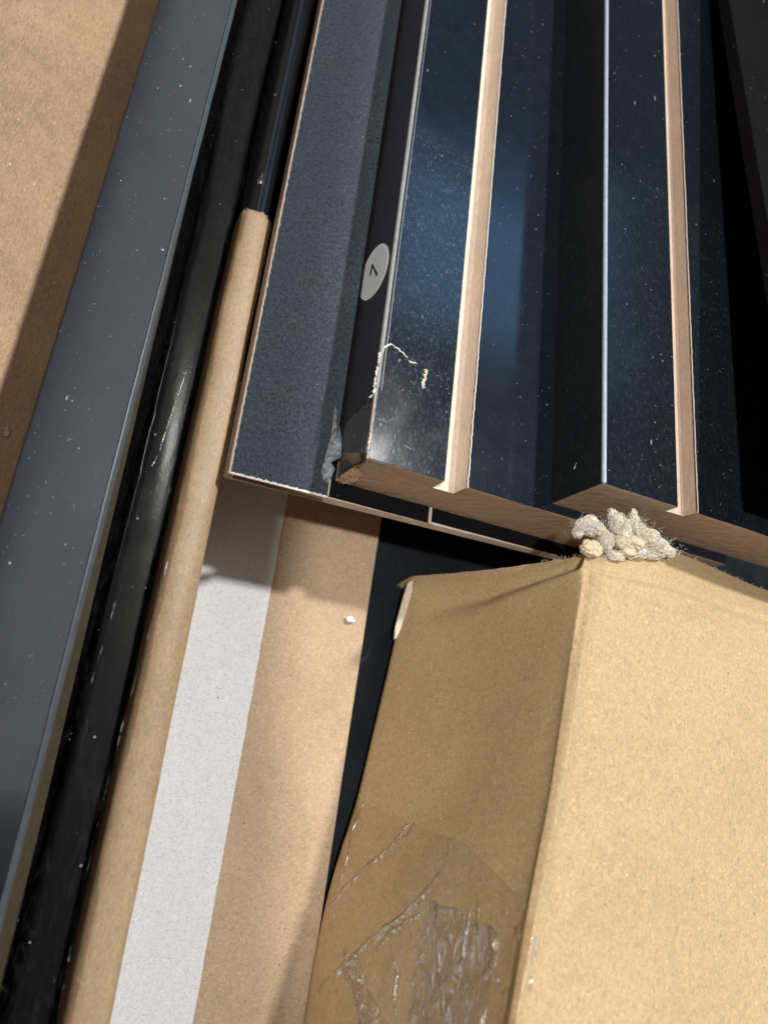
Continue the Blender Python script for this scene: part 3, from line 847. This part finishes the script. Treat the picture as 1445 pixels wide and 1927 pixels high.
def edge1(u):
    for (a_, b_), (c_, d_) in zip(pe, pe[1:]):
        if u <= c_: return b_+(d_-b_)*(u-a_)/max(1e-6, c_-a_)
    return pe[-1][1]
print('tape edge', pe)
tape_piece('clear_tape', edge1, 0.02, 3.35, TAPE, .12, .38, 2.0)
g1 = uv_at(806, 1690); g2 = uv_at(945, 1765)
tape_piece('lifted_tape', lambda u: g1[1]+(g2[1]-g1[1])*(u-g1[0])/max(.01, g2[0]-g1[0])+.05*math.sin(u*17), g1[0], g2[0], TAPE_MILKY, .35, .9, 9.0, 50, 90)

# wrinkles of the tape: narrow raised folds; two pale ones painted as ridge glints
def wrinkle(px_pts, w_, h_, mat, name='tape_wrinkle', seed=0):
    uv = [uv_at(x, y) for x, y in px_pts]; fine = []
    for a_, b_ in zip(uv, uv[1:]):
        for i in range(14): fine.append((a_[0]+(b_[0]-a_[0])*i/14, a_[1]+(b_[1]-a_[1])*i/14))
    fine.append(uv[-1]); c = [Vector(skin(u_, v_, .16)) for u_, v_ in fine]; nrm = [Vector(skin(u_, v_, 1.16))-q for (u_, v_), q in zip(fine, c)]
    c = [sum((c[max(0, min(len(c)-1, i+k))] for k in (-2, -1, 0, 1, 2)), Vector())/5 for i in range(len(c))]
    v, f = [], []; n_ = len(c)
    for i in range(n_):
        d = (c[min(i+1, n_-1)]-c[max(i-1, 0)]); d = d.normalized() if d.length > 1e-6 else Vector((0, 1, 0))
        t_ = d.cross(nrm[i].normalized()); s_ = math.sin(math.pi*i/(n_-1))**.5; ww = w_*s_*(.8+.8*noise.noise(Vector((i*.2, seed, 0)))); hh = h_*s_*(1+.7*noise.noise(Vector((i*.31, seed, 4))))
        cc = c[i]+t_*.25*noise.noise(Vector((i*.15, seed, 9)))
        nn_ = nrm[i].normalized()
        v += [tuple(cc-t_*ww), tuple(cc-t_*ww*.3+nn_*hh), tuple(cc+t_*ww*.15+nn_*hh*.8), tuple(cc+t_*ww)]
    for i in range(n_-1):
        for k in range(3): q = i*4+k; f.append((q, q+4, q+5, q+1))
    return mesh_obj(name, local(v, LC), f, mat, ct, True)
WR = film('tape_fold', (.98, .97, .95), 2.0, .25, 2.2, .1)
for k, (pp, ww, hh) in enumerate([
    ([(617, 1716), (650, 1680), (690, 1640), (735, 1590), (760, 1560), (776, 1545)], .35, .3),
    ([(755, 1580), (768, 1570), (778, 1546)], .3, .25),
    ([(642, 1668), (655, 1610), (668, 1560), (690, 1503)], .22, .28),
    ([(590, 1880), (625, 1840), (660, 1812), (700, 1780), (750, 1730), (800, 1690), (845, 1622)], .6, .4),
    ([(700, 1800), (735, 1755), (770, 1735), (800, 1712)], .35, .3),
    ([(773, 1755), (790, 1810), (820, 1860), (850, 1927)], .3, .35),
    ([(818, 1690), (826, 1770), (832, 1850), (846, 1925)], .25, .35),
    ([(890, 1700), (880, 1760), (870, 1820), (862, 1890)], .35, .35),
    ([(905, 1690), (903, 1760), (935, 1830), (950, 1890)], .25, .35),
    ([(740, 1800), (745, 1840), (738, 1880), (750, 1927)], .3, .4),
    ([(788, 1700), (812, 1695), (870, 1720), (930, 1755), (960, 1772)], .14, .12),
    ([(848, 1580), (845, 1610), (826, 1625)], .12, .2),
    ([(1008, 1752), (1004, 1790), (1000, 1820)], .4, .3),  # this and the next: whitish folds painted for glints on the ridge
    ([(1000, 1828), (996, 1850), (990, 1880)], .45, .3),
    ([(980, 1740), (970, 1800), (955, 1870), (945, 1927)], .3, .4)]):
    wrinkle(pp, ww*1.35, hh*1.2, WR, seed=k)
# crumpled strip of tape standing up near the bottom
kv, kf = [], []
mid = [(668, 1800), (672, 1830), (680, 1862), (694, 1890), (700, 1927), (702, 1960)]
ws = [12, 18, 16, 20, 24, 24]
edge_uv = [(uv_at(m_[0]-w2_, m_[1]), uv_at(m_[0]+w2_, m_[1])) for m_, w2_ in zip(mid, ws)]
for j in range(61):
    t_ = j/60*(len(mid)-1); i0 = min(int(t_), len(mid)-2); q = t_-i0
    cx = mid[i0][0]*(1-q)+mid[i0+1][0]*q; cy = mid[i0][1]*(1-q)+mid[i0+1][1]*q; wd = ws[i0]*(1-q)+ws[i0+1]*q
    for i in range(15):
        s = i/14-.5
        e = edge_uv; l_, r_2 = e[i0], e[i0+1]; q2 = s+.5
        lu = l_[0][0]*(1-q)+r_2[0][0]*q; lv_ = l_[0][1]*(1-q)+r_2[0][1]*q; ru = l_[1][0]*(1-q)+r_2[1][0]*q; rv = l_[1][1]*(1-q)+r_2[1][1]*q
        uu, vv_ = lu+(ru-lu)*q2, lv_+(rv-lv_)*q2
        h = .4+1.5*math.cos(s*math.pi)**.7*(.7+.6*noise.noise(Vector((s*5, t_*3, 1))))+.35*noise.noise(Vector((s*12, t_*8, 5)))
        g = (1-(s*2)**2)
        pz = skin(uu, vv_, max(.3, h)); pz = pz+np.array([(s)*.3, 0, 0]); kv.append(tuple(pz))
for j in range(60):
    for i in range(14): q = j*15+i; kf.append((q, q+15, q+16, q+1))
mesh_obj('crumpled_tape', local(kv, LC), kf, film('crumpled_tape_film', (.98, .97, .95), 1.6, .2, 1.3, .5), ct, True)

# torn lip at the foot of the side
lp = [(768, 1096), (776, 1092), (776, 1110), (768, 1140), (758, 1172), (747, 1200), (742, 1203), (744, 1180), (752, 1150), (760, 1120)]
v, f = slab_poly([P(x, y, -24) for x, y in lp], (.3, 0, -1), 1.2)
recalc(mesh_obj('torn_lip', local(v, LC), f, TORN, ct))

# torn grey pulp on the crushed corner
def blob(c, r, seed, sub=3, amp=.3):
    bm = bmesh.new(); bmesh.ops.create_icosphere(bm, subdivisions=sub, radius=1)
    for q in bm.verts:
        n0 = q.co.normalized()
        k = 1+amp*noise.noise(n0*1.6+Vector((seed, 0, 0)))+amp*.6*noise.noise(n0*4+Vector((0, seed, 0)))+.10*noise.noise(n0*9+Vector((0, 0, seed)))
        q.co = Vector((n0.x*r[0]*k, n0.y*r[1]*k, n0.z*r[2]*k))+Vector(c)
    bm.verts.ensure_lookup_table()
    v = [tuple(q.co) for q in bm.verts]; f = [tuple(x.index for x in g.verts) for g in bm.faces]; bm.free(); return v, f
grey = Acc(); tan = Acc(); GREY = []; TAN = []
zc_ = 27.0
for k, (px, py, rx, ry, rz, dz) in enumerate([
    (1096, 990, 1.5, 1.2, 1.2, .8), (1110, 984, 1.6, 1.2, 1.3, 1.2), (1085, 1002, .9, 1.0, .9, .6), (1125, 996, 1.3, 1.0, 1.1, 1.0),
    (1158, 985, 1.5, 2.0, 1.5, 1.5), (1172, 1000, 1.3, 2.2, 1.4, 1.6), (1188, 985, 1.2, 1.7, 1.3, 1.6), (1200, 1005, 1.8, 2.2, 1.6, 1.0),
    (1220, 1015, 2.0, 1.9, 1.6, .6), (1240, 1028, 1.9, 1.5, 1.3, .3), (1180, 1030, 2.2, 1.7, 1.4, .2), (1140, 1020, 1.2, 1.9, 1.3, .8), (1158, 1046, 1.8, 1.0, 1.0, 0),
    (1188, 1022, 4.6, 2.7, 1.7, -.8), (1222, 1030, 3.4, 2.2, 1.4, -.8), (1168, 1010, 2.6, 2.6, 1.5, -.4), (1103, 994, 2.0, 1.3, 1.2, .3),
    (1258, 1038, 1.4, 1.0, .9, 0), (1205, 1038, 1.9, 1.2, 1.0, 0), (1150, 968, .8, 1.0, .9, 2.0), (1190, 970, .6, 1.1, .8, 2.2)]):
    x, y, z = P(px, py, zc_-2.0+dz*.8); grey.add(blob((x, y, z), (rx, ry, rz), k*3.7)); GREY.append(((x, y, z), (rx*.98, ry*.98, rz*.98)))
for k, (px, py, rx, ry, rz, dz) in enumerate([(1112, 1032, 1.9, 1.7, 1.7, -.2), (1168, 1020, 1.0, 1.3, 1.1, 1.3), (1198, 1022, 1.6, 1.2, 1.1, 1.2), (1180, 1040, 1.8, .8, .9, .6)]):
    x, y, z = P(px, py, zc_-1.5+dz); tan.add(blob((x, y, z), (rx*1.1, ry, rz*.9), 50+k*2.1, 4, .3)); TAN.append(((x, y, z-.35), (rx*.8, ry*.8, rz*.8)))
grey.v = local(grey.v, LC); tan.v = local(tan.v, LC)
tp = grey.build('torn_pulp', PULP, ct, True); tan.build('torn_paper_fold', PULP_TAN, tp, True)
def mat_fibres(c, r, n_, seed, thick):
    random.seed(seed); out = Acc(); c = Vector(c)
    for _ in range(n_):
        n0 = Vector([random.gauss(0, 1) for _ in range(3)]).normalized()
        if n0.z < -.5: n0.z = -n0.z
        h = n0.orthogonal().normalized(); h.rotate(Matrix.Rotation(random.uniform(0, 6.28), 3, n0)); step = random.uniform(.10, .24); lift_ = 1.0+.22*random.random()**2; pts = []
        for k in range(7):
            q = Vector((n0.x*r[0], n0.y*r[1], n0.z*r[2]))*(lift_+.03*k*random.random())+c; pts.append(tuple(q))
            n1 = (n0+h*step).normalized(); h = (n1-n0).normalized(); n0 = n1
            h = (h+n0.cross(h)*random.gauss(0, .45)).normalized()
        out.add(tube(pts, random.uniform(*thick), 5))
    return out
strand = Acc()
for k, (c, r_) in enumerate(GREY+TAN):
    m_ = mat_fibres(c, r_, int(45+26*r_[0]*r_[1]), k+20, (.04, .13)); strand.add((m_.v, m_.f))
strand.v = local(strand.v, LC); o = strand.build('pulp_strands', PULP, ct, True); o['kind'] = 'stuff'
hair = Acc()
random.seed(3)
def hairs(px, py, z, n_, spread, ln_, r, up=(0, .3, .5)):
    for _ in range(n_):
        x, y, zz = P(px+random.gauss(0, spread), py+random.gauss(0, spread*.6), z)
        p0 = Vector((x, y, zz)); d = (Vector(up)+Vector([random.gauss(0, .7) for _ in range(3)])).normalized()*ln_*random.uniform(.4, 1.2); pts = [tuple(p0)]
        for k in range(4): d += Vector([random.gauss(0, .55) for _ in range(3)])*ln_; p0 = p0+d*.22; pts.append(tuple(p0))
        hair.add(tube(pts, r, 3))
for (px, py, n_) in ((1095, 990, 120), (1120, 990, 90), (1165, 985, 160), (1195, 985, 140), (1215, 1005, 160), (1240, 1025, 140), (1175, 1020, 120), (1140, 1015, 90), (1262, 1040, 60), (1150, 1045, 60)):
    hairs(px, py, 27.6, int(n_*1.6), 10, .7, .024)
hair.v = local(hair.v, LC); o = hair.build('pulp_fibres', PULP, ct); o['kind'] = 'stuff'
hair = Acc()
for i in range(200):
    s = random.random()**1.5; uu = 3.0-s*1.4
    q = skin(uu, random.uniform(0, .12), .05); p0 = Vector(q); d = Vector((random.gauss(-.1, .4), random.uniform(.2, 1), random.uniform(.1, .9))).normalized()*random.uniform(.25, 1.0); pts = [tuple(p0)]
    for k in range(3): d += Vector([random.gauss(0, .25) for _ in range(3)]); p0 = p0+d*.33; pts.append(tuple(p0))
    hair.add(tube(pts, .03, 3))
for i in range(160):
    q = skin(random.uniform(3.9, 6), random.uniform(0, .1), .03); p0 = Vector(q); d = Vector((random.gauss(0, .5), random.uniform(.1, .8), random.uniform(.0, .5)))*.5; pts = [tuple(p0)]
    for k in range(3): d += Vector([random.gauss(0, .2) for _ in range(3)]); p0 = p0+d*.33; pts.append(tuple(p0))
    hair.add(tube(pts, .03, 3))
hair.v = local(hair.v, LC); o = hair.build('edge_fibres', PULP, ct); o['kind'] = 'stuff'

# ---------------------------------------------------------------- small loose things
x, y, z = P(660, 1166, BASE+1.1)
v, f = blob((0, 0, 0), (1.25, .75, .5), 77, 2, .6)
o = mesh_obj('foam_crumb', v, f, WHITE_BIT, None, True); o.location = (x*S, y*S, z*S)
tag(o, 'small white crumb lying on the tan lining sheet below the thin board', 'crumb')
hp = [P(px, py, zz) for px, py, zz in ((633, 1862, 6), (627, 1880, 7), (626, 1898, 7), (632, 1914, 6), (641, 1932, 5))]
v, f = tube(hp, .07, 5, False); o = mesh_obj('loose_hair', v, f, plain('hair_brown', (.30, .21, .12), .5, .4), None, True)
tag(o, 'fine curved hair beside the crumpled tape at the bottom of the carton', 'hair')

# dust and lint lying on the tops: short curved fibres, too many to count
def lint(name, label, n_, region, mat, seed, rmin=.03, rmax=.06):
    random.seed(seed); a_ = Acc()
    for _ in range(n_):
        x, y, z = region(); an = random.uniform(0, 6.28); le = .10+.55*random.random()**4; cur = random.uniform(-2, 2); pts = []
        for k in range(4): pts.append((x, y, z+.03)); x += math.cos(an)*le/3; y += math.sin(an)*le/3; an += cur/3
        a_.add(tube(pts, random.uniform(rmin, rmax), 4))
    o = a_.build(name, mat); o['kind'] = 'stuff'; o['label'] = label; o['category'] = 'dust'
    return o
def near(y0, y1, p=1.5): return y0+(y1-y0)*random.random()**p
LINT = plain('pale_lint', (.62, .66, .68), .8, .3)
def regA():
    while True:
        x = random.uniform(.8, 40); y = near(.5, 150)
        if x < 16 or x > 21.6: return x, y, 15
def regB():
    while True:
        x = random.uniform(42, 77); y = near(3, 150)
        if x < 59.3 or x > 65.3: return x, y, 30
lint('dust_specks', 'pale lint specks scattered over the stickered panel', 260, regA, LINT, 5, .016, .045)
lint('dust_specks', 'pale lint specks scattered over the upper panel', 150, regB, LINT, 6, .016, .045)
lint('dust_specks', 'pale lint specks along the grey upright panel', 320, lambda: (random.uniform(-53.4, -40.9), random.uniform(-50, 110), 3.02), LINT, 7, .016, .045)
